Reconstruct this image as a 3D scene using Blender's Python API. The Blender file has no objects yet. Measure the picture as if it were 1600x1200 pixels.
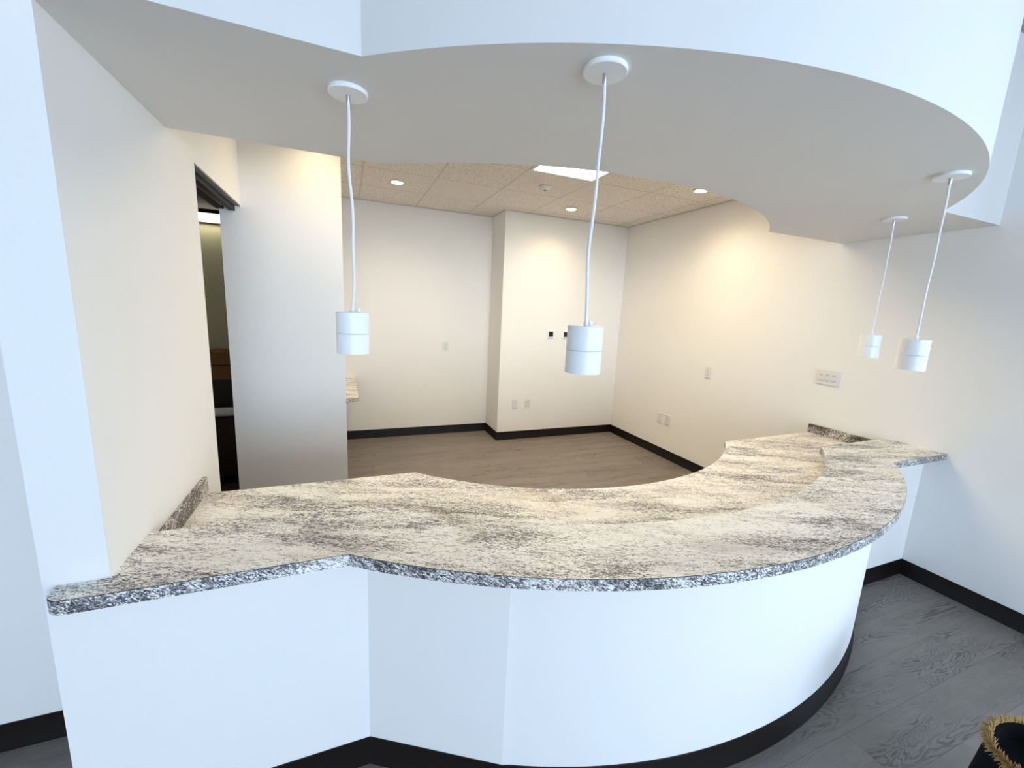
import bpy, bmesh, math, random
from mathutils import Vector, Matrix

random.seed(7)
scene = bpy.context.scene
COL = scene.collection

# ------------------------------------------------------------------ camera
cam_data = bpy.data.cameras.new('camera')
cam = bpy.data.objects.new('camera', cam_data)
COL.objects.link(cam)
RT = Vector((0.9283151, -0.3688493, 0.0467035))
DN = Vector((-0.0223791, -0.1808233, -0.9832610))
FW = Vector((0.3711202, 0.9117308, -0.1761155))
m = Matrix.Identity(4)
for i in range(3):
    m[i][0] = RT[i]; m[i][1] = -DN[i]; m[i][2] = -FW[i]
m.translation = Vector((0, 0, 1.605))
cam.matrix_world = m
cam_data.sensor_width = 36.0
cam_data.lens = 647.264 / 1600 * 36.0
cam_data.clip_start = 0.02
scene.camera = cam

# ------------------------------------------------------------------ world, daylight, exposure
world = bpy.data.worlds.new('world'); scene.world = world
world.use_nodes = True
wb = world.node_tree.nodes['Background']
wb.inputs['Color'].default_value = (0.62, 0.80, 1.0, 1)
wb.inputs['Strength'].default_value = 2.0

XR0 = 3.40
def area(name, loc, aim, sx, sy, power, col):
    l = bpy.data.lights.new(name, 'AREA'); l.shape = 'RECTANGLE'
    l.size = sx; l.size_y = sy; l.energy = power; l.color = col
    o = bpy.data.objects.new(name, l); COL.objects.link(o)
    o.location = loc
    o.rotation_euler = (Vector(aim) - Vector(loc)).to_track_quat('-Z', 'Y').to_euler()
    return o
# sky light entering through the glazed storefront behind the photographer
SKY = (0.66, 0.765, 1.0)
area('daylight_rear', (0.95, -5.80, 1.45), (0.95, 0, 1.45), 4.8, 2.5, 400, SKY)
# and through the glazing of the right-hand lobby wall, nearer to the street
area('daylight_side', (XR0 + 0.25, -1.25, 1.40), (0, -1.25, 1.40), 2.9, 2.5, 62, SKY)

vs = scene.view_settings
vs.view_transform = 'Standard'; vs.look = 'None'; vs.gamma = 1.0
vs.use_curve_mapping = False
vs.exposure = 0.20
scene.cycles.use_denoising = True
scene.cycles.max_bounces = 8
scene.cycles.diffuse_bounces = 6

# ------------------------------------------------------------------ key dimensions (metres)
XL, XR = -0.588, 3.40          # side walls of the reception area
XP = -0.722                    # outer face of the left wall
YD = 1.293                     # face of pier and straight desk front
ZC, ZL, ZS = 2.72, 3.09, 2.195 # office ceiling, lobby ceiling, soffit underside
ZU, ZW = 0.862, 0.766          # upper and lower counter tops
YF0, YF1 = 3.177, 3.30         # partition
YB, YJ, XJ = 5.093, 4.65, 1.72 # back wall, its bump-out
WY = -5.50                     # storefront wall

# ------------------------------------------------------------------ materials
MATS = {}
def nt(name):
    mt = bpy.data.materials.new(name); mt.use_nodes = True
    t = mt.node_tree
    b = t.nodes['Principled BSDF']
    MATS[name] = mt
    return mt, t, b
def nd(t, typ, **kw):
    n = t.nodes.new(typ)
    for k, v in kw.items():
        if hasattr(n, k): setattr(n, k, v)
        else: n.inputs[k].default_value = v
    return n
def ramp(t, stops, interp='LINEAR'):
    r = t.nodes.new('ShaderNodeValToRGB'); r.color_ramp.interpolation = interp
    e = r.color_ramp.elements
    while len(e) < len(stops): e.new(0.5)
    for k, (p, c) in zip(e, stops):
        k.position = p; k.color = (*c, 1) if len(c) == 3 else c
    return r
def mix(t, a, b, f, mode='MIX'):
    n = t.nodes.new('ShaderNodeMix'); n.data_type = 'RGBA'; n.blend_type = mode
    for s, v in ((0, f), (6, a), (7, b)):
        if hasattr(v, 'is_linked') or isinstance(v, bpy.types.NodeSocket): t.links.new(v, n.inputs[s])
        elif s == 0: n.inputs[0].default_value = v
        else: n.inputs[s].default_value = (*v, 1)
    return n.outputs[2]
def math_n(t, op, a, b=None):
    n = t.nodes.new('ShaderNodeMath'); n.operation = op
    for s, v in ((0, a), (1, b)):
        if v is None: continue
        if isinstance(v, bpy.types.NodeSocket): t.links.new(v, n.inputs[s])
        else: n.inputs[s].default_value = v
    return n.outputs[0]
def mapping(t, scale=(1, 1, 1), rot=(0, 0, 0), rnd=0.0, coord='Object'):
    tc = t.nodes.new('ShaderNodeTexCoord'); mp = t.nodes.new('ShaderNodeMapping')
    mp.inputs['Scale'].default_value = scale
    src = tc.outputs[coord]
    if any(rot):                      # turn first, stretch afterwards
        m0 = t.nodes.new('ShaderNodeMapping'); m0.inputs['Rotation'].default_value = rot
        t.links.new(src, m0.inputs['Vector']); src = m0.outputs[0]
    t.links.new(src, mp.inputs['Vector'])
    if rnd:
        oi = t.nodes.new('ShaderNodeObjectInfo')
        mu = math_n(t, 'MULTIPLY', oi.outputs['Random'], rnd)
        cb = t.nodes.new('ShaderNodeCombineXYZ')
        for k in range(3): t.links.new(mu, cb.inputs[k])
        t.links.new(cb.outputs[0], mp.inputs['Location'])
    return mp.outputs[0]
def noise(t, vec, scale, detail=2, rough=0.5, dist=0.0):
    n = nd(t, 'ShaderNodeTexNoise'); n.inputs['Scale'].default_value = scale
    n.inputs['Detail'].default_value = detail; n.inputs['Roughness'].default_value = rough
    n.inputs['Distortion'].default_value = dist
    t.links.new(vec, n.inputs['Vector'])
    return n.outputs['Fac']
def bump(t, b, h, strength, dist=0.002):
    n = t.nodes.new('ShaderNodeBump'); n.inputs['Strength'].default_value = strength
    n.inputs['Distance'].default_value = dist
    t.links.new(h, n.inputs['Height']); t.links.new(n.outputs[0], b.inputs['Normal'])

def paint(name, col, rough=0.75, tex=0.25):
    mt, t, b = nt(name)
    v = mapping(t)
    f = noise(t, v, 1.7, 2)
    c = mix(t, tuple(k * 0.975 for k in col), tuple(min(1, k * 1.02) for k in col), f)
    t.links.new(c, b.inputs['Base Color']); b.inputs['Roughness'].default_value = rough
    bump(t, b, noise(t, v, 220, 2), tex, 0.0008)
    return mt
def plain(name, col, rough=0.5, metal=0.0, spec=None):
    mt, t, b = nt(name)
    v = mapping(t)
    f = noise(t, v, 40, 2)
    c = mix(t, tuple(k * 0.95 for k in col), tuple(min(1, k * 1.04) for k in col), f)
    t.links.new(c, b.inputs['Base Color'])
    b.inputs['Roughness'].default_value = rough; b.inputs['Metallic'].default_value = metal
    if spec is not None: b.inputs['Specular IOR Level'].default_value = spec
    return mt
def glow(name, col, s):
    mt, t, b = nt(name)
    b.inputs['Base Color'].default_value = (*col, 1)
    b.inputs['Emission Color'].default_value = (*col, 1)
    b.inputs['Emission Strength'].default_value = s
    return mt

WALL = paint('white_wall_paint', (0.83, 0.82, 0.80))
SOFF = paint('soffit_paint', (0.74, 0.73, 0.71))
BASE = plain('brown_black_vinyl_base', (0.0075, 0.0045, 0.0035), 0.36, 0, 0.24)
WHITE = plain('white_enamel', (0.86, 0.87, 0.88), 0.35)
CORDM = plain('white_cord', (0.80, 0.81, 0.84), 0.45)
PLATE = plain('white_plastic_plate', (0.72, 0.72, 0.71), 0.4)
SLOT = plain('slot_grey', (0.16, 0.15, 0.15), 0.5)
BLACKG = plain('black_screen', (0.006, 0.006, 0.008), 0.12)
BRONZE = plain('dark_bronze', (0.008, 0.006, 0.005), 0.5, 0, 0.2)
TRACK = plain('brown_track', (0.17, 0.11, 0.075), 0.4, 0.3)
GREYP = plain('grey_head_lining', (0.20, 0.19, 0.165), 0.6)
KRAFT = plain('dark_laminate_edge', (0.035, 0.03, 0.028), 0.5)
CORE = plain('particle_board', (0.42, 0.33, 0.23), 0.8)
TBAR = plain('ceiling_grid_metal', (0.60, 0.56, 0.50), 0.5)
METAL = plain('brushed_metal', (0.55, 0.55, 0.56), 0.3, 0.9)
STORE = plain('storefront_aluminium', (0.10, 0.10, 0.10), 0.4, 0.6)
OLIVE = paint('back_room_paint', (0.62, 0.58, 0.40))
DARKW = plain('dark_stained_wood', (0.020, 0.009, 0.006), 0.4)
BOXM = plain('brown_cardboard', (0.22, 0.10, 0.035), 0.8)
DARKC = plain('unlit_ceiling_shade', (0.025, 0.011, 0.006), 0.8)  # darkness of the unlit back room ceiling put into the base colour
TAN = plain('tan_fur', (0.50, 0.33, 0.14), 0.9)
BLACKF = plain('black_fabric', (0.004, 0.004, 0.005), 0.9, 0, 0.1)
CANL = glow('lamp_lens_warm', (1.0, 0.86, 0.62), 14)
PANEL = glow('led_panel', (1.0, 0.875, 0.64), 19)
BARL = glow('light_bar_lens', (1.0, 0.95, 0.72), 7)

def tile_mat(name, col):
    mt, t, b = nt(name)
    v = mapping(t, rnd=9.0)
    sp = noise(t, v, 95, 3, 0.75)
    r = ramp(t, [(0.34, tuple(k * 0.45 for k in col)), (0.50, col), (1, tuple(k * 1.05 for k in col))])
    t.links.new(sp, r.inputs[0])
    t.links.new(r.outputs[0], b.inputs['Base Color']); b.inputs['Roughness'].default_value = 0.9
    bump(t, b, sp, 0.6, 0.002)
    return mt
TILE = tile_mat('acoustic_tile', (0.86, 0.80, 0.72))
TILEG = tile_mat('grey_acoustic_tile', (0.40, 0.41, 0.42))

def granite(name, rot, streak, shift0, tint, amp=0.42):
    mt, t, b = nt(name)
    def M(sx, sy, dr=0.0): return mapping(t, (sx, 1 + (sy - 1) * streak, 1 + (sy - 1) * streak), (rot[0], rot[1], rot[2] + dr))
    # soft large patches: cream, warm sand, pale grey
    big = noise(t, M(0.9, 3.0), 2.4, 3, 0.6, 0.6)
    base = ramp(t, [(0.28, (0.72, 0.68, 0.64)), (0.42, (0.90, 0.865, 0.80)), (0.58, (0.96, 0.94, 0.89))])
    t.links.new(big, base.inputs[0])
    rust = noise(t, M(0.7, 2.4, 0.12), 3.0, 4, 0.65, 0.5)
    rr = ramp(t, [(0.56, (0, 0, 0)), (0.72, (0.5, 0.5, 0.5))]); t.links.new(rust, rr.inputs[0])
    c = mix(t, base.outputs[0], (0.58, 0.45, 0.33), rr.outputs[0])
    # density of the dark grains varies in long bands
    dens = noise(t, M(0.8, 3.4, -0.06), 2.6, 4, 0.6, 0.7)
    sh = math_n(t, 'ADD', math_n(t, 'MULTIPLY', math_n(t, 'SUBTRACT', dens, 0.5), amp), shift0)
    for (sx, sy, s, lo, hi, g, col, dst) in ((1.0, 5.0, 9.0, 0.58, 0.76, 0.40, (0.32, 0.29, 0.285), 1.2),
                                             (1.0, 4.5, 20.0, 0.56, 0.66, 0.80, (0.19, 0.165, 0.165), 1.6),
                                             (1.0, 3.4, 48.0, 0.565, 0.635, 0.90, (0.10, 0.085, 0.09), 1.4),
                                             (1.0, 2.4, 110.0, 0.575, 0.63, 0.95, (0.045, 0.04, 0.042), 0.6)):
        f = noise(t, M(sx, sy, random.uniform(-.08, .08)), s, 3, 0.6, dst)
        k = ramp(t, [(lo, (0, 0, 0)), (hi, (g, g, g))])
        t.links.new(math_n(t, 'ADD', f, sh), k.inputs[0])
        c = mix(t, c, tuple(p * q for p, q in zip(col, tint)), k.outputs[0])
    # thin dark vein lines: level lines of a stretched noise
    for (s, dr, lev) in ((4.2, 0.16, 0.52), (7.0, -0.05, 0.47)):
        ln = noise(t, M(0.9, 3.8, dr), s, 5, 0.68, 0.9)
        ab = math_n(t, 'ABSOLUTE', math_n(t, 'SUBTRACT', ln, lev))
        k = ramp(t, [(0.0, (0.8, 0.8, 0.8)), (0.010, (0, 0, 0))]); t.links.new(ab, k.inputs[0])
        gate = noise(t, M(1, 2), s * 1.9, 3)
        g2 = ramp(t, [(0.46, (0, 0, 0)), (0.60, (1, 1, 1))]); t.links.new(gate, g2.inputs[0])
        c = mix(t, c, tuple(p * q for p, q in zip((0.13, 0.11, 0.11), tint)), math_n(t, 'MULTIPLY', k.outputs[0], g2.outputs[0]))
    t.links.new(c, b.inputs['Base Color'])
    b.inputs['Roughness'].default_value = 0.42
    b.inputs['Specular IOR Level'].default_value = 0.35
    return mt
GRAN = granite('granite_laminate', (0, 0, 0.42), 1.0, 0.0, (1, 1, 1), 0.40)
GRANE = granite('granite_laminate_edge_daylit', (0.25, -0.6, 0.3), 0.7, 0.06, (0.82, 0.87, 1.0), 0.3)  # same laminate as the top, its greyer look in daylight put into the colour
SPLASH = granite('granite_laminate_splash', (0.5, -0.5, 1.2), 0.7, 0.075, (0.9, 0.8, 0.72), 0.3)

def plank_mat():
    mt, t, b = nt('grey_oak_vinyl_plank')
    oi = t.nodes.new('ShaderNodeObjectInfo')
    v1 = mapping(t, (0.8, 5.8, 1), rnd=37.0)
    n1 = noise(t, v1, 1.3, 4, 0.42, 0.8)
    sn = math_n(t, 'SINE', math_n(t, 'MULTIPLY', n1, 210.0))
    lines = ramp(t, [(0.0, (0, 0, 0)), (0.45, (0, 0, 0)), (0.95, (1, 1, 1))])
    t.links.new(math_n(t, 'ADD', math_n(t, 'MULTIPLY', sn, 0.5), 0.5), lines.inputs[0])
    gate = noise(t, mapping(t, (0.8, 5.0, 1), rnd=21.0), 1.5, 3, 0.6)
    gr = ramp(t, [(0.50, (0.06, 0.06, 0.06)), (0.62, (0.75, 0.75, 0.75))]); t.links.new(gate, gr.inputs[0])
    fine = noise(t, mapping(t, (2.5, 60, 1), rnd=11.0), 3.0, 4, 0.6)
    cloud = noise(t, mapping(t, (1, 3, 1), rnd=5.0), 4.0, 5, 0.65)
    c = mix(t, (0.165, 0.140, 0.120), (0.290, 0.258, 0.232), cloud)
    c = mix(t, c, (0.10, 0.088, 0.08), math_n(t, 'MULTIPLY', math_n(t, 'SUBTRACT', fine, 0.35), 0.6))
    c = mix(t, c, (0.075, 0.063, 0.062), math_n(t, 'MULTIPLY', lines.outputs[0], gr.outputs[0]))
    tone = ramp(t, [(0, (0.93, 0.93, 0.93)), (1, (1.04, 1.04, 1.03))]); t.links.new(oi.outputs['Random'], tone.inputs[0])
    c = mix(t, c, tone.outputs[0], 1.0, 'MULTIPLY')
    t.links.new(c, b.inputs['Base Color']); b.inputs['Roughness'].default_value = 0.48
    bump(t, b, math_n(t, 'MULTIPLY', lines.outputs[0], gr.outputs[0]), 0.15, -0.0006)
    return mt
PLANK = plank_mat()

def glass_mat():
    mt, t, b = nt('window_glass')
    t.nodes.remove(b)
    out = [n for n in t.nodes if n.type == 'OUTPUT_MATERIAL'][0]
    tr = nd(t, 'ShaderNodeBsdfTransparent'); tr.inputs[0].default_value = (0.95, 0.98, 0.97, 1)
    gl = nd(t, 'ShaderNodeBsdfGlossy'); gl.inputs['Roughness'].default_value = 0.02
    mx = t.nodes.new('ShaderNodeMixShader'); mx.inputs[0].default_value = 0.06
    t.links.new(tr.outputs[0], mx.inputs[1]); t.links.new(gl.outputs[0], mx.inputs[2])
    t.links.new(mx.outputs[0], out.inputs[0])
    return mt
GLASS = glass_mat()

# ------------------------------------------------------------------ mesh helpers
def link(name, me, mat=None, parent=None):
    o = bpy.data.objects.new(name, me); COL.objects.link(o)
    if mat is not None:
        for mm in (mat if isinstance(mat, (list, tuple)) else [mat]): me.materials.append(mm)
    if parent is not None: o.parent = parent
    return o
def finish(name, bm, mat, parent=None, smooth=None):
    bmesh.ops.recalc_face_normals(bm, faces=bm.faces)
    me = bpy.data.meshes.new(name); bm.to_mesh(me); bm.free()
    if smooth is not None:
        me.polygons.foreach_set('use_smooth', [True] * len(me.polygons))
        me.set_sharp_from_angle(angle=math.radians(smooth))
    return link(name, me, mat, parent)
def box(bm, x0, x1, y0, y1, z0, z1, bev=0.0):
    r = bmesh.ops.create_cube(bm, size=1)
    bmesh.ops.scale(bm, vec=(x1 - x0, y1 - y0, z1 - z0), verts=r['verts'])
    bmesh.ops.translate(bm, vec=((x0 + x1) / 2, (y0 + y1) / 2, (z0 + z1) / 2), verts=r['verts'])
    if bev:
        ed = list({e for v in r['verts'] for e in v.link_edges})
        bmesh.ops.bevel(bm, geom=ed, offset=bev, segments=2, affect='EDGES', profile=0.5)
def prism(bm, poly, z0, z1, side_mat=0):
    lo = [bm.verts.new((x, y, z0)) for x, y in poly]
    hi = [bm.verts.new((x, y, z1)) for x, y in poly]
    n = len(poly)
    bm.faces.new(hi); bm.faces.new(lo[::-1])
    for i in range(n):
        f = bm.faces.new((lo[i], lo[(i + 1) % n], hi[(i + 1) % n], hi[i])); f.material_index = side_mat
def sweep(bm, path, prof, side=1.0):
    """profile [(offset, z)...] (closed) carried along a plan path with mitred corners; offset to the right of travel * side"""
    P = [Vector(p) for p in path]; n = len(P)
    rings = []
    for i in range(n):
        a = (P[i] - P[i - 1]).normalized() if i else None
        b = (P[i + 1] - P[i]).normalized() if i < n - 1 else None
        if a is None: a = b
        if b is None: b = a
        na = Vector((a.y, -a.x)); nb = Vector((b.y, -b.x))
        mt_ = (na + nb); mt_.normalize()
        k = 1.0 / max(0.2, mt_.dot(na))
        rings.append([bm.verts.new((P[i].x + mt_.x * k * d * side, P[i].y + mt_.y * k * d * side, z)) for d, z in prof])
    q = len(prof)
    for i in range(n - 1):
        for j in range(q):
            bm.faces.new((rings[i][j], rings[i + 1][j], rings[i + 1][(j + 1) % q], rings[i][(j + 1) % q]))
    bm.faces.new(rings[0]); bm.faces.new(rings[-1][::-1])
def lathe(bm, prof, seg=40, cx=0, cy=0):
    """profile [(r, z)...] about a vertical axis"""
    rings = []
    for r, z in prof:
        if r < 1e-6: rings.append([bm.verts.new((cx, cy, z))])
        else: rings.append([bm.verts.new((cx + r * math.cos(2 * math.pi * k / seg), cy + r * math.sin(2 * math.pi * k / seg), z)) for k in range(seg)])
    for a, b in zip(rings, rings[1:]):
        for k in range(seg):
            p = [a[k % len(a)], a[(k + 1) % len(a)], b[(k + 1) % len(b)], b[k % len(b)]]
            p = list(dict.fromkeys(p))
            if len(p) > 2: bm.faces.new(p)
def tube(bm, pts, r, seg=10):
    P = [Vector(p) for p in pts]; rings = []
    for i, p in enumerate(P):
        d = (P[min(i + 1, len(P) - 1)] - P[max(i - 1, 0)]).normalized()
        u = d.cross(Vector((0.31, 0.95, 0.1))).normalized(); v = d.cross(u)
        rr = r[i] if isinstance(r, (list, tuple)) else r
        rings.append([bm.verts.new(p + (u * math.cos(2 * math.pi * k / seg) + v * math.sin(2 * math.pi * k / seg)) * rr) for k in range(seg)])
    for a, b in zip(rings, rings[1:]):
        for k in range(seg): bm.faces.new((a[k], a[(k + 1) % seg], b[(k + 1) % seg], b[k]))
    bm.faces.new(rings[0][::-1]); bm.faces.new(rings[-1])
def arc(c, r, a, b, n=72):
    """points of a circle from plan point angle a to b (radians)"""
    return [(c[0] + r * math.cos(a + (b - a) * k / n), c[1] + r * math.sin(a + (b - a) * k / n)) for k in range(n + 1)]
def arc_between(c, r, yl, yr, n=72, extra=False):
    """lower arc from its left crossing with y = yl to its right crossing with y = yr"""
    al = math.pi + math.asin((c[1] - yl) / r)
    ar = 2 * math.pi - math.asin((c[1] - yr) / r)
    return arc(c, r, al, ar, n)
def tag(o, label, cat=None, group=None, kind=None):
    o['label'] = label
    if cat: o['category'] = cat
    if group: o['group'] = group
    if kind: o['kind'] = kind
    return o
def struct(o, label, cat): return tag(o, label, cat, kind='structure')
def empty(name, loc=(0, 0, 0), rot=(0, 0, 0)):
    o = bpy.data.objects.new(name, None); COL.objects.link(o)
    o.empty_display_size = 0.05; o.location = loc; o.rotation_euler = rot
    return o
def boxes(name, lst, mat, parent=None, bev=0.0):
    bm = bmesh.new()
    for q in lst: box(bm, *q, bev)
    return finish(name, bm, mat, parent)

# ------------------------------------------------------------------ floor
FX0, FX1, FY0, FY1 = -3.2, XR, WY, YB
floor = boxes('floor', [(FX0 - 0.15, FX1 + 0.15, FY0 - 0.15, FY1 + 0.15, -0.12, -0.006)], PLANK)
struct(floor, 'grey brown wood plank vinyl floor of lobby and office', 'floor')
PW, PL = 0.182, 1.22
bm = bmesh.new(); box(bm, 0.0003, PL - 0.0003, 0.0003, PW - 0.0003, -0.006, 0.0, 0.0003)
pk = finish('plank', bm, PLANK, floor)
first = True
row = 0; y = -1.6
offs = [0.31, 0.92, 0.10, 0.66, 1.08, 0.45, 0.80, 0.22]
while y < FY1:
    x = FX0 - offs[row % 8] 
    # one end joint is seen on the lobby floor near the camera
    while x < FX1:
        if y > 1.9 and x + PL < XP - 1.2: x += PL; continue
        o = pk if first else pk.copy()
        if not first: COL.objects.link(o); o.parent = floor
        o.location = (x, y, 0); first = False
        x += PL
    y += PW; row += 1

# ------------------------------------------------------------------ walls
lw = boxes('wall_left', [(XP, XL, YD, 2.305, 0, ZL), (XP, XL, 2.305, YF0, 2.165, ZL)], WALL)
struct(lw, 'white side wall left of the desk with the doorway at its far end', 'wall')
fw = boxes('wall_partition', [(-0.702, -0.004, YF0, YF1, 0, ZC + 0.02)], WALL)
struct(fw, 'white partition wall right of the dark doorway, warm light at its top', 'wall')
lw2 = boxes('wall_left_rear', [(XP + 0.02, XL, YF1, YB, 0, ZC + 0.02)], WALL)
struct(lw2, 'white side wall behind the partition', 'wall')
ll = boxes('wall_left_lobby', [(FX0, XP, 1.757, 1.88, 0, ZL)], WALL)
struct(ll, 'white lobby wall set back at the left edge', 'wall')
rw = boxes('wall_right', [(XR, XR + 0.15, 0.25, YJ, 0, ZL), (XR, XR + 0.15, WY, -2.75, 0, ZL), (XR, XR + 0.15, -2.75, 0.25, 2.72, ZL), (XR, XR + 0.15, -2.75, 0.25, 0, 0.10),
    (XR, XR + 0.15, -1.80, -1.70, 0.10, 2.72), (XR, XR + 0.15, -0.80, -0.70, 0.10, 2.72)], WALL)
struct(rw, 'long white wall on the right with outlets and switches', 'wall')
bk = boxes('wall_back', [(XP, XJ, YB, YB + 0.15, 0, ZC + 0.02)], WALL)
struct(bk, 'white back wall with a single outlet, left of the bump-out', 'wall')
bm = bmesh.new(); prism(bm, [(XJ, YB + 0.15), (XJ, YJ), (XR + 0.15, YJ), (XR + 0.15, YB + 0.15)], 0, ZC + 0.02)
bo = finish('wall_back_bump', bm, WALL)
struct(bo, 'white bumped-out back wall carrying the two thermostats', 'wall')
# lobby shell behind the camera
le = boxes('wall_lobby_end', [(FX0 - 0.15, FX0, WY, 1.88, 0, ZL)], WALL)
struct(le, 'white lobby end wall on the left, outside the picture', 'wall')
wins = [(-1.35, 0.15), (0.25, 1.70), (1.80, 3.25)]
wl = [(FX0 - 0.15, -1.35, WY - 0.15, WY, 0, ZL), (3.25, XR + 0.15, WY - 0.15, WY, 0, ZL), (-1.35, 3.25, WY - 0.15, WY, 2.72, ZL), (-1.35, 3.25, WY - 0.15, WY, 0, 0.10)]
wl += [(0.15, 0.25, WY - 0.15, WY, 0.10, 2.72), (1.70, 1.80, WY - 0.15, WY, 0.10, 2.72)]
sf = boxes('wall_storefront', wl, WALL)
struct(sf, 'lobby wall with tall storefront windows behind the camera', 'wall')
for k, (a, b) in enumerate(wins):
    f = boxes('window_%d' % (k + 1), [(a, a + 0.05, WY - 0.12, WY - 0.03, 0.10, 2.72), (b - 0.05, b, WY - 0.12, WY - 0.03, 0.10, 2.72),
        (a + 0.05, b - 0.05, WY - 0.12, WY - 0.03, 0.10, 0.15), (a + 0.05, b - 0.05, WY - 0.12, WY - 0.03, 2.67, 2.72)], STORE)
    struct(f, 'tall storefront window %s of the wall behind the camera' % ('left', 'in the middle', 'right')[k], 'window')
    boxes('pane', [(a + 0.05, b - 0.05, WY - 0.08, WY - 0.075, 0.15, 2.67)], GLASS, f)

for k, (a, b) in enumerate([(-2.75, -1.80), (-1.70, -0.80), (-0.70, 0.25)]):
    xa, xb = XR + 0.03, XR + 0.12
    f = boxes('window_%d' % (k + 4), [(xa, xb, a, a + 0.05, 0.10, 2.72), (xa, xb, b - 0.05, b, 0.10, 2.72), (xa, xb, a + 0.05, b - 0.05, 0.10, 0.15), (xa, xb, a + 0.05, b - 0.05, 2.67, 2.72)], STORE)
    struct(f, 'tall window %s of the right lobby wall, outside the picture' % ('furthest back', 'in the middle', 'nearest the desk')[k], 'window')
    boxes('pane', [(XR + 0.07, XR + 0.075, a + 0.05, b - 0.05, 0.15, 2.67)], GLASS, f)

# ------------------------------------------------------------------ soffit above the desk
so = arc_between((1.394, 2.847), 2.1245, 1.200, 1.262)
si = arc_between((1.359, 3.502), 1.9177, 1.997, 2.065)
poly = [(XL, 1.192)] + so + [(XR, 1.262), (XR, 2.066)] + si[::-1] + [(XL, 1.997)]
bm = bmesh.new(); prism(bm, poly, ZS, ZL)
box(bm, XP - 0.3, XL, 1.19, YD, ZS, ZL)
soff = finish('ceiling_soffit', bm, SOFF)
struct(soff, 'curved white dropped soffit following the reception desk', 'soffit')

# ------------------------------------------------------------------ office ceiling with tiles
GX = [XL, 0.170, 0.779, 1.388, 1.997, 2.606, 3.215, XR]
GY = [1.480, 2.089, 2.688, 3.287, 3.887, 4.487, YB]
ce = boxes('ceiling', [(XP, XR + 0.15, 1.5, YB + 0.15, ZC + 0.03, ZC + 0.10)], TBAR)
struct(ce, 'beige acoustic tile ceiling of the office behind the desk', 'ceiling')
def inner_y(x):
    c, r = (1.359, 3.502), 1.9177
    return min(2.0, c[1] - math.sqrt(max(0, r * r - (x - c[0]) ** 2))) if abs(x - c[0]) < r else 2.0
tile_me = {}
def tile(parent, x0, x1, y0, y1, zb, mat, g=0.008):
    w, d = round(x1 - x0, 3), round(y1 - y0, 3)
    key = (w, d, mat.name)
    if key not in tile_me:
        b_ = bmesh.new(); box(b_, g, w - g, g, d - g, 0, 0.018, 0.003)
        o = finish('ceiling_tile', b_, mat, parent); tile_me[key] = o.data
    else:
        o = link('ceiling_tile', tile_me[key], None, parent)
    o.location = (x0, y0, zb)
    return o
for i in range(len(GX) - 1):
    for j in range(len(GY) - 1):
        x0, x1, y0, y1 = GX[i], GX[i + 1], GY[j], GY[j + 1]
        if y1 < inner_y((x0 + x1) / 2) - 0.2: continue
        if (i, j) in ((3, 1), (3, 2)): continue       # LED panel takes two cells
        tile(ce, x0, x1, y0, y1, ZC - 0.008, TILE)
for gx in GX[1:-1]: boxes('grid_bar', [(gx - 0.012, gx + 0.012, 1.9, YB, ZC - 0.0065, ZC + 0.03)], TBAR, ce)
for gy in GY[1:-1]: boxes('grid_bar', [(XL, XR, gy - 0.012, gy + 0.012, ZC - 0.0067, ZC + 0.0298)], TBAR, ce)
for q in ((XL, XJ, YB - 0.02, YB), (XJ, XR, YJ - 0.02, YJ), (XR - 0.02, XR, 2.05, YJ), (XJ - 0.02, XJ, YJ, YB)):
    boxes('wall_angle', [(*q, ZC - 0.012, ZC - 0.009)], TBAR, ce)

# lobby ceiling
lc = boxes('ceiling_lobby', [(FX0 - 0.15, XR + 0.15, WY - 0.15, 1.90, ZL + 0.013, ZL + 0.12)], TILEG)
struct(lc, 'grey acoustic tile ceiling of the lobby, seen at top right', 'ceiling')
gxs = [XR - 0.60 * k for k in range(0, 12)]
gys = [1.60 - 0.61 * k for k in range(0, 9)]
for i in range(len(gxs) - 1):
    for j in range(len(gys) - 1):
        tile(lc, gxs[i + 1], gxs[i], gys[j + 1], gys[j], ZL - 0.006, TILEG)
for gx in gxs[1:-1]: boxes('grid_bar', [(gx - 0.012, gx + 0.012, -3.28, 1.6, ZL, ZL + 0.0125)], STORE, lc)
for gy in gys[:-1]: boxes('grid_bar', [(FX0, XR, gy - 0.012, gy + 0.012, ZL, ZL + 0.0124)], STORE, lc)
boxes('wall_angle', [(XR - 0.025, XR, WY, 1.6, ZL - 0.016, ZL - 0.007)], STORE, lc)

# ------------------------------------------------------------------ baseboards
BP = [(0, 0), (0.012, 0), (0.0115, 0.008), (0.006, 0.016), (0.005, 0.098), (0.0035, 0.102), (0, 0.102)]
def baseboard(name, path, label, side=1.0, parent=None):
    b_ = bmesh.new(); sweep(b_, path, BP, side)
    o = finish(name, b_, BASE, parent, 40)
    if parent is None: struct(o, label, 'baseboard')
    return o
baseboard('baseboard_back', [(XL, YB), (XJ, YB), (XJ, YJ), (XR, YJ)], 'dark brown baseboard along the office back walls')
baseboard('baseboard_right', [(XR, YJ), (XR, 1.47)], 'dark baseboard of the right wall inside the office')
baseboard('baseboard_right_lobby', [(XR, 1.345), (XR, WY)], 'dark baseboard of the right wall in the lobby')
baseboard('baseboard_left_lobby', [(FX0, 1.757), (XP, 1.757)], 'dark baseboard of the lobby wall at the left edge')
baseboard('baseboard_pier', [(XP, 1.757), (XP, YD), (XL + 0.001, YD)], 'dark baseboard around the pier left of the desk')
baseboard('baseboard_partition', [(-0.702, YF0), (-0.004, YF0), (-0.004, YF1)], 'dark baseboard of the partition wall')

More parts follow.
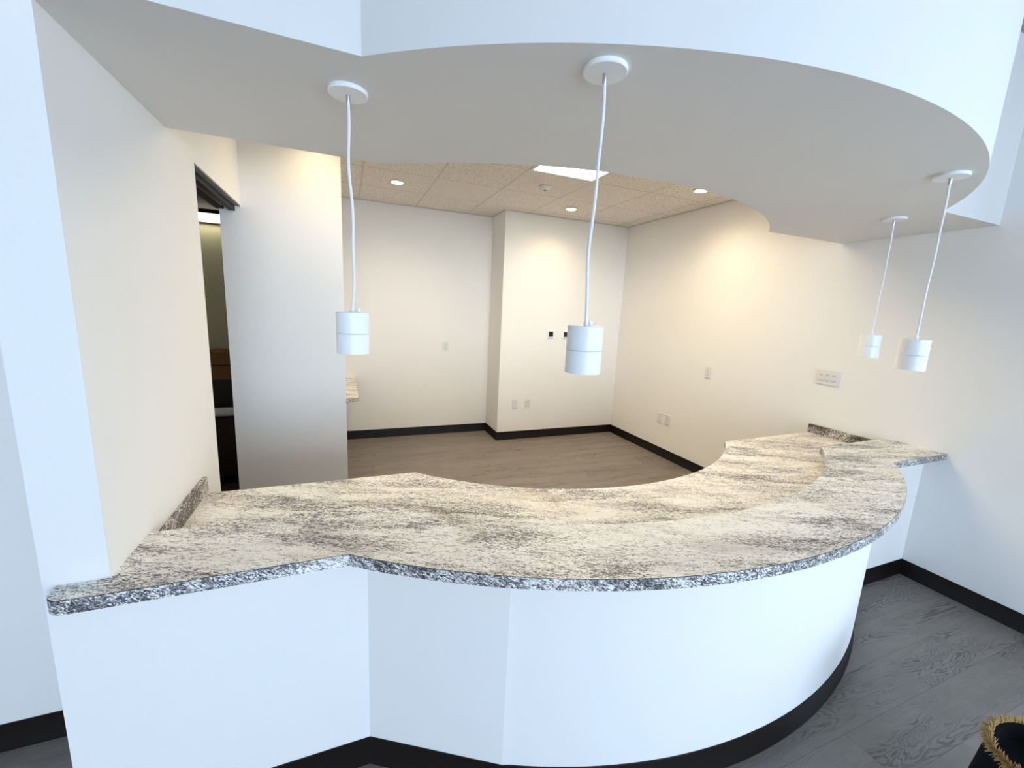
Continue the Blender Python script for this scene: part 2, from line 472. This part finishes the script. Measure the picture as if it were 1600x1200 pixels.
# ------------------------------------------------------------------ reception desk
kc, kr = (1.405, 3.107), 2.264
ko = arc_between(kc, kr, YD, 1.345, 90)
cut = [p for p in ko if p[0] > 0.462]
ko = [ko[0], (0.455, 1.049)] + cut                        # flat first facet, then the curve
ki = arc_between(kc, kr - 0.12, YD + 0.12, 1.465, 90)
desk = empty('reception_desk', (1.4, 1.3, 0))
tag(desk, 'curved white painted reception desk front with dark base', 'desk')
def rel(o, p):
    o.parent = p; o.matrix_parent_inverse = Matrix.Translation(-Vector(p.location)); return o
bm = bmesh.new(); prism(bm, [(XL, YD)] + ko + [(XR - 0.001, 1.345), (XR - 0.001, 1.465)] + ki[::-1] + [(XL, YD + 0.12)], 0, ZU - 0.038)
rel(finish('knee_wall', bm, WALL, None, 12), desk)
bm = bmesh.new(); sweep(bm, [(XL + 0.001, YD)] + ko + [(XR - 0.013, 1.345)], BP, 1.0)
rel(finish('desk_base', bm, BASE, None, 40), desk)

# upper counter
rc = 0.045
uo = arc_between((1.397, 3.155), 2.3888, 1.221, 1.251, 90)
ui = arc_between((1.387, 3.139), 2.063, 1.527, 1.566, 90)
xe = -0.694
corner = [(xe + rc - rc * math.cos(a), 1.2205 + rc - rc * math.sin(a)) for a in [math.pi / 2 * k / 8 for k in range(9)]]
front = [(xe, YD)] + corner + uo + [(XR, 1.251)]
rear = [(XL, 1.527)] + ui + [(XR, 1.566)]
top_poly = front + rear[::-1] + [(XL, YD)]
up = empty('upper_counter', (1.4, 1.1, ZU - 0.038))
tag(up, 'raised curved granite-look countertop at the front of the desk', 'countertop')
def counter(parent, poly, fr, rr, zt):
    bm = bmesh.new(); prism(bm, poly, zt - 0.038, zt - 0.0016); rel(finish('substrate', bm, CORE), parent)
    bm = bmesh.new(); prism(bm, poly, zt - 0.0016, zt, 1); rel(finish('laminate_top', bm, [GRAN, KRAFT]), parent)
    for pth, s in ((fr, 1.0), (rr, -1.0)):
        if not pth: continue
        bm = bmesh.new(); sweep(bm, pth, [(0, zt - 0.038), (0.0015, zt - 0.038), (0.0015, zt - 0.0018), (0, zt - 0.0018)], s)
        o = rel(finish('edge_band', bm, GRANE, None, 30), parent); o['label'] = 'speckled granite edge strip with daylight grey in its colour'
counter(up, top_poly, front, rear, ZU)

# lower counter
li = arc_between((1.389, 3.077), 1.498, 2.030, 2.030, 90)
rearl = [(XL, 2.030)] + li + [(XR, 2.055)]
low_poly = [(XL, YD + 0.12)] + ki + [(XR, 1.465)] + rearl[::-1]
lo = empty('lower_counter', (1.4, 1.8, ZW - 0.038))
tag(lo, 'lower curved granite-look worktop on the office side of desk', 'countertop')
counter(lo, low_poly, None, rearl, ZW)
def splash(x0, x1, y0, y1):
    b_ = bmesh.new(); box(b_, x0, x1, y0, y1, ZW, ZW + 0.066, 0.0015)
    o = rel(finish('backsplash', b_, SPLASH), lo); o['label'] = 'short granite backsplash'
splash(XL, XL + 0.02, 1.43, 2.055)
splash(XR - 0.02, XR, 1.48, 2.062)

# counter in the rear left of the office
rc_ = empty('rear_counter', (-0.25, 4.5, 0))
tag(rc_, 'granite-look wall counter end showing behind the partition', 'countertop')
zr = 0.748; x1 = 0.102; y0 = 3.93; rr_ = 0.05
cr = [(x1 - rr_ + rr_ * math.sin(a), y0 + rr_ - rr_ * math.cos(a)) for a in [math.pi / 2 * k / 6 for k in range(7)]]
edge = [(XL + 0.002, y0)] + cr + [(x1, YB - 0.001)]
counter(rc_, edge + [(XL + 0.002, YB - 0.001)], edge, None, zr)
rel(boxes('support_panel', [(XL + 0.002, XL + 0.45, y0 + 0.12, y0 + 0.14, 0, zr - 0.038)], WHITE), rc_)

# ------------------------------------------------------------------ doorway on the left
dr = boxes('door_1', [(XP, XL - 0.002, 2.306, YF0, 2.158, 2.1648)], GREYP)
struct(dr, 'doorway head with dark sliding door track in left wall', 'door')
boxes('track_channel', [(XL - 0.060, XL - 0.030, 2.306, YF0 - 0.004, 2.128, 2.158)], BRONZE, dr)
boxes('track_rail', [(XL - 0.085, XL - 0.062, 2.306, YF0 - 0.10, 2.136, 2.158)], TRACK, dr)
boxes('track_channel', [(XP + 0.004, XL - 0.088, 2.306, YF0 - 0.004, 2.132, 2.158)], BRONZE, dr)

# small unlit room beyond the doorway
RB = 4.30
br = boxes('wall_back_room', [(-2.6, XP, RB, RB + 0.1, 0, 2.6)], OLIVE)
struct(br, 'olive lit wall of the small room beyond the doorway', 'wall')
b2 = boxes('wall_back_room_side', [(-2.7, -2.6, 1.88, RB + 0.1, 0, 2.6)], OLIVE)
struct(b2, 'side wall of the small room beyond the doorway', 'wall')
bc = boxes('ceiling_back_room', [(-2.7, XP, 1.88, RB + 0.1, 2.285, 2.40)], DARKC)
struct(bc, 'ceiling of the small room beyond the doorway, coloured dark as unlit', 'ceiling')
lb = empty('light_bar', (-1.15, RB, 2.19))
tag(lb, 'glowing white light bar on wall inside the dark doorway', 'light')
rel(boxes('housing', [(-1.75, -0.85, RB - 0.03, RB, 2.19, 2.27), (-1.75, -0.85, RB - 0.10, RB - 0.03, 2.258, 2.27)], DARKW), lb)  # top lip added to keep the bar's light off the ceiling
rel(boxes('diffuser', [(-1.74, -0.86, RB - 0.08, RB - 0.03, 2.198, 2.257)], BARL), lb)
cb = empty('dark_cabinet', (-1.25, RB - 0.3, 0))
tag(cb, 'dark stained cabinet low in the doorway opening', 'cabinet')
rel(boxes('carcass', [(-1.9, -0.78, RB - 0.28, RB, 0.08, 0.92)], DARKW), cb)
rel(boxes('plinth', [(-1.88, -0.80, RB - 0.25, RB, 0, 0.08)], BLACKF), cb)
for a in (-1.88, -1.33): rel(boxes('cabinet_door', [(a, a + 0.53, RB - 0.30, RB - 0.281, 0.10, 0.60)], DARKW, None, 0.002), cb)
bm = bmesh.new(); tube(bm, [(-1.80, RB - 0.36, 0.67), (-0.80, RB - 0.36, 0.67)], 0.036, 20)
tb = finish('white_rail', bm, WHITE, None, 40); rel(tb, cb); tb['label'] = 'white round rail across cabinet front'
for a in (-1.7, -0.86): rel(boxes('rail_bracket', [(a, a + 0.03, RB - 0.345, RB - 0.279, 0.655, 0.685)], METAL), cb)
bx = empty('cardboard_box', (-1.1, RB - 0.14, 0.92))
tag(bx, 'brown cardboard box on cabinet inside the doorway', 'box')
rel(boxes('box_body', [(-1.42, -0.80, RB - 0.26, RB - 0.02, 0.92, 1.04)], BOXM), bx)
bm = bmesh.new(); prism(bm, [(-1.43, 1.046), (-0.79, 1.046), (-0.79, 1.14), (-1.05, 1.155), (-1.06, 1.145), (-1.43, 1.11)], 0, 0.25)
bmesh.ops.transform(bm, matrix=Matrix.Translation((0, RB - 0.015, 0)) @ Matrix.Rotation(math.pi / 2, 4, 'X'), verts=bm.verts)
rel(finish('box_lid', bm, BOXM), bx)

# ------------------------------------------------------------------ ceiling fittings
def can_light(x, y, label, power):
    e = empty('recessed_light', (x, y, ZC - 0.008)); tag(e, label, 'downlight', 'recessed downlights of the office ceiling')
    b_ = bmesh.new(); lathe(b_, [(0.052, 0.0), (0.064, -0.002), (0.066, -0.008), (0.060, -0.012), (0.053, -0.010), (0.052, 0)], 36)
    finish('trim_ring', b_, WHITE, e, 50)
    b_ = bmesh.new(); lathe(b_, [(0.0, -0.014), (0.03, -0.0135), (0.050, -0.010), (0.052, -0.003), (0, -0.002)], 36)
    finish('lens', b_, CANL, e, 50)
    l = bpy.data.lights.new('downlight_beam', 'SPOT'); l.energy = power; l.color = (1.0, 0.76, 0.45)
    l.spot_size = math.radians(150); l.spot_blend = 1.0; l.shadow_soft_size = 0.05
    lo_ = bpy.data.objects.new('downlight_beam', l); COL.objects.link(lo_); lo_.parent = e; lo_.location = (0, 0, -0.03)
    return e
CP = 25
can_light(0.474, 4.19, 'recessed downlight in tile near the partition, left of the LED panel', CP)
can_light(2.30, 4.19, 'recessed downlight in front of the bumped-out back wall', CP)
can_light(2.915, 3.00, 'recessed downlight near the right wall beside the soffit', CP)
can_light(-0.13, 2.95, 'recessed downlight hidden by the soffit close in front of partition', 9.5)
can_light(0.474, 3.00, 'added unseen downlight behind the soffit, right of the partition end', CP)  # unseen extra downlight, added to warm and brighten the office

lp = empty('led_panel', ((GX[3] + GX[4]) / 2, (GY[1] + GY[3]) / 2, ZC - 0.01))
tag(lp, 'bright white LED ceiling panel partly hidden by the soffit', 'ceiling light')
hx, hy = (GX[4] - GX[3]) / 2 - 0.014, (GY[3] - GY[1]) / 2 - 0.014
boxes('frame', [(-hx, hx, -hy, -hy + 0.022, -0.002, 0.02), (-hx, hx, hy - 0.022, hy, -0.002, 0.02), (-hx, -hx + 0.022, -hy + 0.022, hy - 0.022, -0.002, 0.02), (hx - 0.022, hx, -hy + 0.022, hy - 0.022, -0.002, 0.02)], WHITE, lp)
boxes('diffuser', [(-hx + 0.022, hx - 0.022, -hy + 0.022, hy - 0.022, 0.002, 0.012)], PANEL, lp)

sd = empty('ceiling_sensor', (1.70, 3.61, ZC - 0.008))
tag(sd, 'small round white sensor on the office ceiling tile', 'sensor')
bm = bmesh.new(); lathe(bm, [(0, 0), (0.055, 0), (0.056, -0.008), (0.050, -0.012), (0.038, -0.030), (0.030, -0.034), (0, -0.035)], 36)
finish('body', bm, PLATE, sd, 40)
bm = bmesh.new(); lathe(bm, [(0, -0.033), (0.013, -0.034), (0.011, -0.040), (0, -0.042)], 20); finish('eye', bm, SLOT, sd, 40)

# ------------------------------------------------------------------ pendant lamps
def pendant(x, y, zb, bow, label, tilt=0.0):
    e = empty('pendant_lamp', (x, y, ZS)); tag(e, label, 'pendant lamp', 'white pendant lamps over the reception desk')
    b_ = bmesh.new(); lathe(b_, [(0, 0), (0.053, 0), (0.054, -0.003), (0.054, -0.010), (0.052, -0.0120), (0, -0.0125)], 48)
    cn = finish('canopy', b_, WHITE, e, 40)
    b_ = bmesh.new(); lathe(b_, [(0, -0.0120), (0.006, -0.0120), (0.006, -0.030), (0.004, -0.036), (0, -0.036)], 16); finish('cord_grip', b_, METAL, cn, 40)
    top, bot = zb + 0.128 - ZS, zb - ZS
    n = 26; pts = []
    for k in range(n + 1):
        f = k / n
        pts.append((bow[0] * math.sin(math.pi * f) + bow[1] * math.sin(2 * math.pi * f) + bow[2] * math.sin(5 * math.pi * f), 0.3 * bow[1] * math.sin(2 * math.pi * f), -0.03 + (top + 0.012 + 0.03) * f))
    b_ = bmesh.new(); tube(b_, pts, 0.0043, 10); finish('cord', b_, CORDM, e, 60)
    R = 0.0485
    sh = empty('shade_pivot') if False else None
    b_ = bmesh.new(); lathe(b_, [(0, top), (R - 0.002, top), (R, top - 0.002), (R, top - 0.064), (R - 0.0015, top - 0.0655), (0, top - 0.0655)], 48)
    s1 = finish('shade_upper', b_, WHITE, e, 40)
    b_ = bmesh.new(); lathe(b_, [(0, top - 0.066), (R - 0.0015, top - 0.066), (R, top - 0.0675), (R, bot + 0.001), (R - 0.001, bot), (R - 0.004, bot), (R - 0.004, bot + 0.045), (0, bot + 0.045)], 48)
    finish('shade_lower', b_, WHITE, e, 40)
    b_ = bmesh.new(); lathe(b_, [(0, top + 0.014), (0.0055, top + 0.014), (0.007, top), (0, top)], 16); finish('cord_nipple', b_, CORDM, s1, 40)
    b_ = bmesh.new(); lathe(b_, [(0, top + 0.013), (0.006, top + 0.012), (0.0065, top), (0, top)], 14, 0.018, 0.006); finish('thumb_screw', b_, WHITE, s1, 40)
    b_ = bmesh.new(); lathe(b_, [(0, bot + 0.044), (0.03, bot + 0.044), (0.034, bot + 0.030), (0.02, bot + 0.018), (0, bot + 0.016)], 24); finish('bulb', b_, WHITE, e, 60)
    if tilt:
        for o in (s1,): pass
    return e
pendant(0.023, 1.395, 1.447, (0.004, -0.004, 0.002), 'white pendant lamp nearest the left wall and partition')
pendant(0.605, 0.977, 1.444, (-0.004, 0.006, 0.0015), 'largest white pendant lamp hanging near the middle of the photo')
pendant(2.180, 0.975, 1.436, (0.004, 0.008, 0.0015), 'rightmost white pendant lamp, second from the right wall')
pendant(2.803, 1.457, 1.432, (0.006, 0.006, 0.002), 'smallest white pendant lamp, nearest the right wall')

# ------------------------------------------------------------------ wall devices
def plate_on(x, y, z, facing):
    """local frame: +X along the wall to the viewer's right, -Y out of the wall, Z up"""
    return (x, y, z), (0, 0, 0 if facing == 'front' else -math.pi / 2)
def device(name, label, cat, x, y, z, facing, w=0.07, h=0.114, t=0.010, group=None):
    loc, rot = plate_on(x, y, z, facing)
    e = empty(name, loc, rot); tag(e, label, cat, group)
    boxes('cover_plate', [(-w / 2, w / 2, -t, 0, -h / 2, h / 2)], PLATE, e, 0.002)
    return e
def duplex(e, t=0.010):
    for s in (-1, 1):
        b_ = bmesh.new(); box(b_, -0.016, 0.016, -t - 0.003, -t + 0.001, s * 0.0195 - 0.0135, s * 0.0195 + 0.0135, 0.004)
        r = finish('receptacle', b_, PLATE, e)
        boxes('slot', [(-0.008, -0.0055, -t - 0.0034, -t - 0.002, s * 0.0195 - 0.001, s * 0.0195 + 0.008), (0.0055, 0.008, -t - 0.0034, -t - 0.002, s * 0.0195 - 0.001, s * 0.0195 + 0.008), (-0.0025, 0.0025, -t - 0.0034, -t - 0.002, s * 0.0195 - 0.010, s * 0.0195 - 0.005)], SLOT, r)
    b_ = bmesh.new(); box(b_, -0.003, 0.003, -t - 0.001, -t + 0.001, -0.003, 0.003, 0.0008); finish('screw', b_, METAL, e)
def blank(e, t=0.010):
    for s in (-1, 1):
        b_ = bmesh.new(); box(b_, -0.003, 0.003, -t - 0.001, -t + 0.001, s * 0.042 - 0.003, s * 0.042 + 0.003, 0.0008); finish('screw', b_, METAL, e)
    boxes('insert', [(-0.0165, 0.0165, -t - 0.0015, -t + 0.001, -0.033, 0.033)], PLATE, e, 0.001)
duplex(device('wall_outlet', 'white duplex outlet alone on the back wall left of the bump-out', 'outlet', 1.155, YB, 1.118, 'front'))
blank(device('data_plate', 'white blank plate low on back wall below the thermostats', 'wall plate', 1.942, YJ, 0.450, 'front'))
duplex(device('wall_outlet', 'white outlet low on back wall, right of a blank plate', 'outlet', 2.115, YJ, 0.447, 'front'))
duplex(device('wall_outlet', 'white outlet at mid height on the right wall', 'outlet', XR, 3.106, 1.075, 'right'))
blank(device('data_plate', 'white blank plate low on the right wall near the corner', 'wall plate', XR, 3.704, 0.445, 'right'))
duplex(device('wall_outlet', 'white outlet low on right wall beside the blank plate', 'outlet', XR, 3.585, 0.449, 'right'))
sw = device('switch_plate', 'wide white plate with three light switches above the counter', 'light switch', XR, 1.992, 1.211, 'right', 0.163, 0.114, 0.010)
for k in (-1, 0, 1):
    c = k * 0.046
    b_ = bmesh.new(); box(b_, c - 0.0165, c + 0.0165, -0.0135, -0.008, -0.033, 0.033, 0.0015); r = finish('rocker_switch', b_, PLATE, sw)
    boxes('dimmer_slot', [(c - 0.012, c + 0.012, -0.0139, -0.0130, 0.008, 0.026)], TBAR, r)
    boxes('switch_line', [(c - 0.0155, c + 0.0155, -0.0139, -0.0130, -0.024, -0.022)], SLOT, r)
for x, lab in ((2.375, 'square thermostat with black screen, left of the pair'), (2.585, 'square thermostat with black screen half behind the largest pendant')):
    th = empty('thermostat', (x, YJ, 1.328)); tag(th, lab, 'thermostat', 'thermostats on the back wall')
    boxes('base_plate', [(-0.05, 0.05, -0.008, 0, -0.05, 0.05)], WHITE, th, 0.002)
    boxes('body', [(-0.044, 0.044, -0.022, -0.008, -0.044, 0.044)], WHITE, th, 0.004)
    boxes('screen', [(-0.030, 0.030, -0.0235, -0.0215, -0.030, 0.032)], BLACKG, th)

# ------------------------------------------------------------------ unidentified dark shape in the lower right corner, built as a bag with tan fur trim
bag = empty('fur_trimmed_bag', (1.90, 0.335, 0))
tag(bag, 'black thing with tan furry edge cut off at the lower right corner', 'bag')
bm = bmesh.new()
ring = [(0.15, 0.0), (0.165, 0.02), (0.17, 0.2), (0.15, 0.34), (0.135, 0.375), (0.125, 0.375), (0.11, 0.33), (0, 0.30)]
lathe(bm, [(0, 0)] + ring, 36)
bmesh.ops.scale(bm, vec=(1, 0.75, 1), verts=bm.verts)
finish('bag_body', bm, BLACKF, bag, 50)
bm = bmesh.new()
for k in range(2600):
    a = random.uniform(0, 2 * math.pi); q = random.uniform(-0.9, 1.6)
    d = Vector((math.cos(a) * math.cos(q), math.sin(a) * 0.75 * math.cos(q), math.sin(q))).normalized()
    p = Vector((math.cos(a) * 0.138, math.sin(a) * 0.138 * 0.75, 0.368))
    p2 = p + d * random.uniform(0.010, 0.028) + Vector((random.uniform(-.007, .007), random.uniform(-.007, .007), random.uniform(-.004, .006)))
    tube(bm, [p, (p + p2) / 2, p2], [0.0018, 0.0014, 0.0003], 3)
fu = finish('fur_trim', bm, TAN, bag); fu['kind'] = 'stuff'
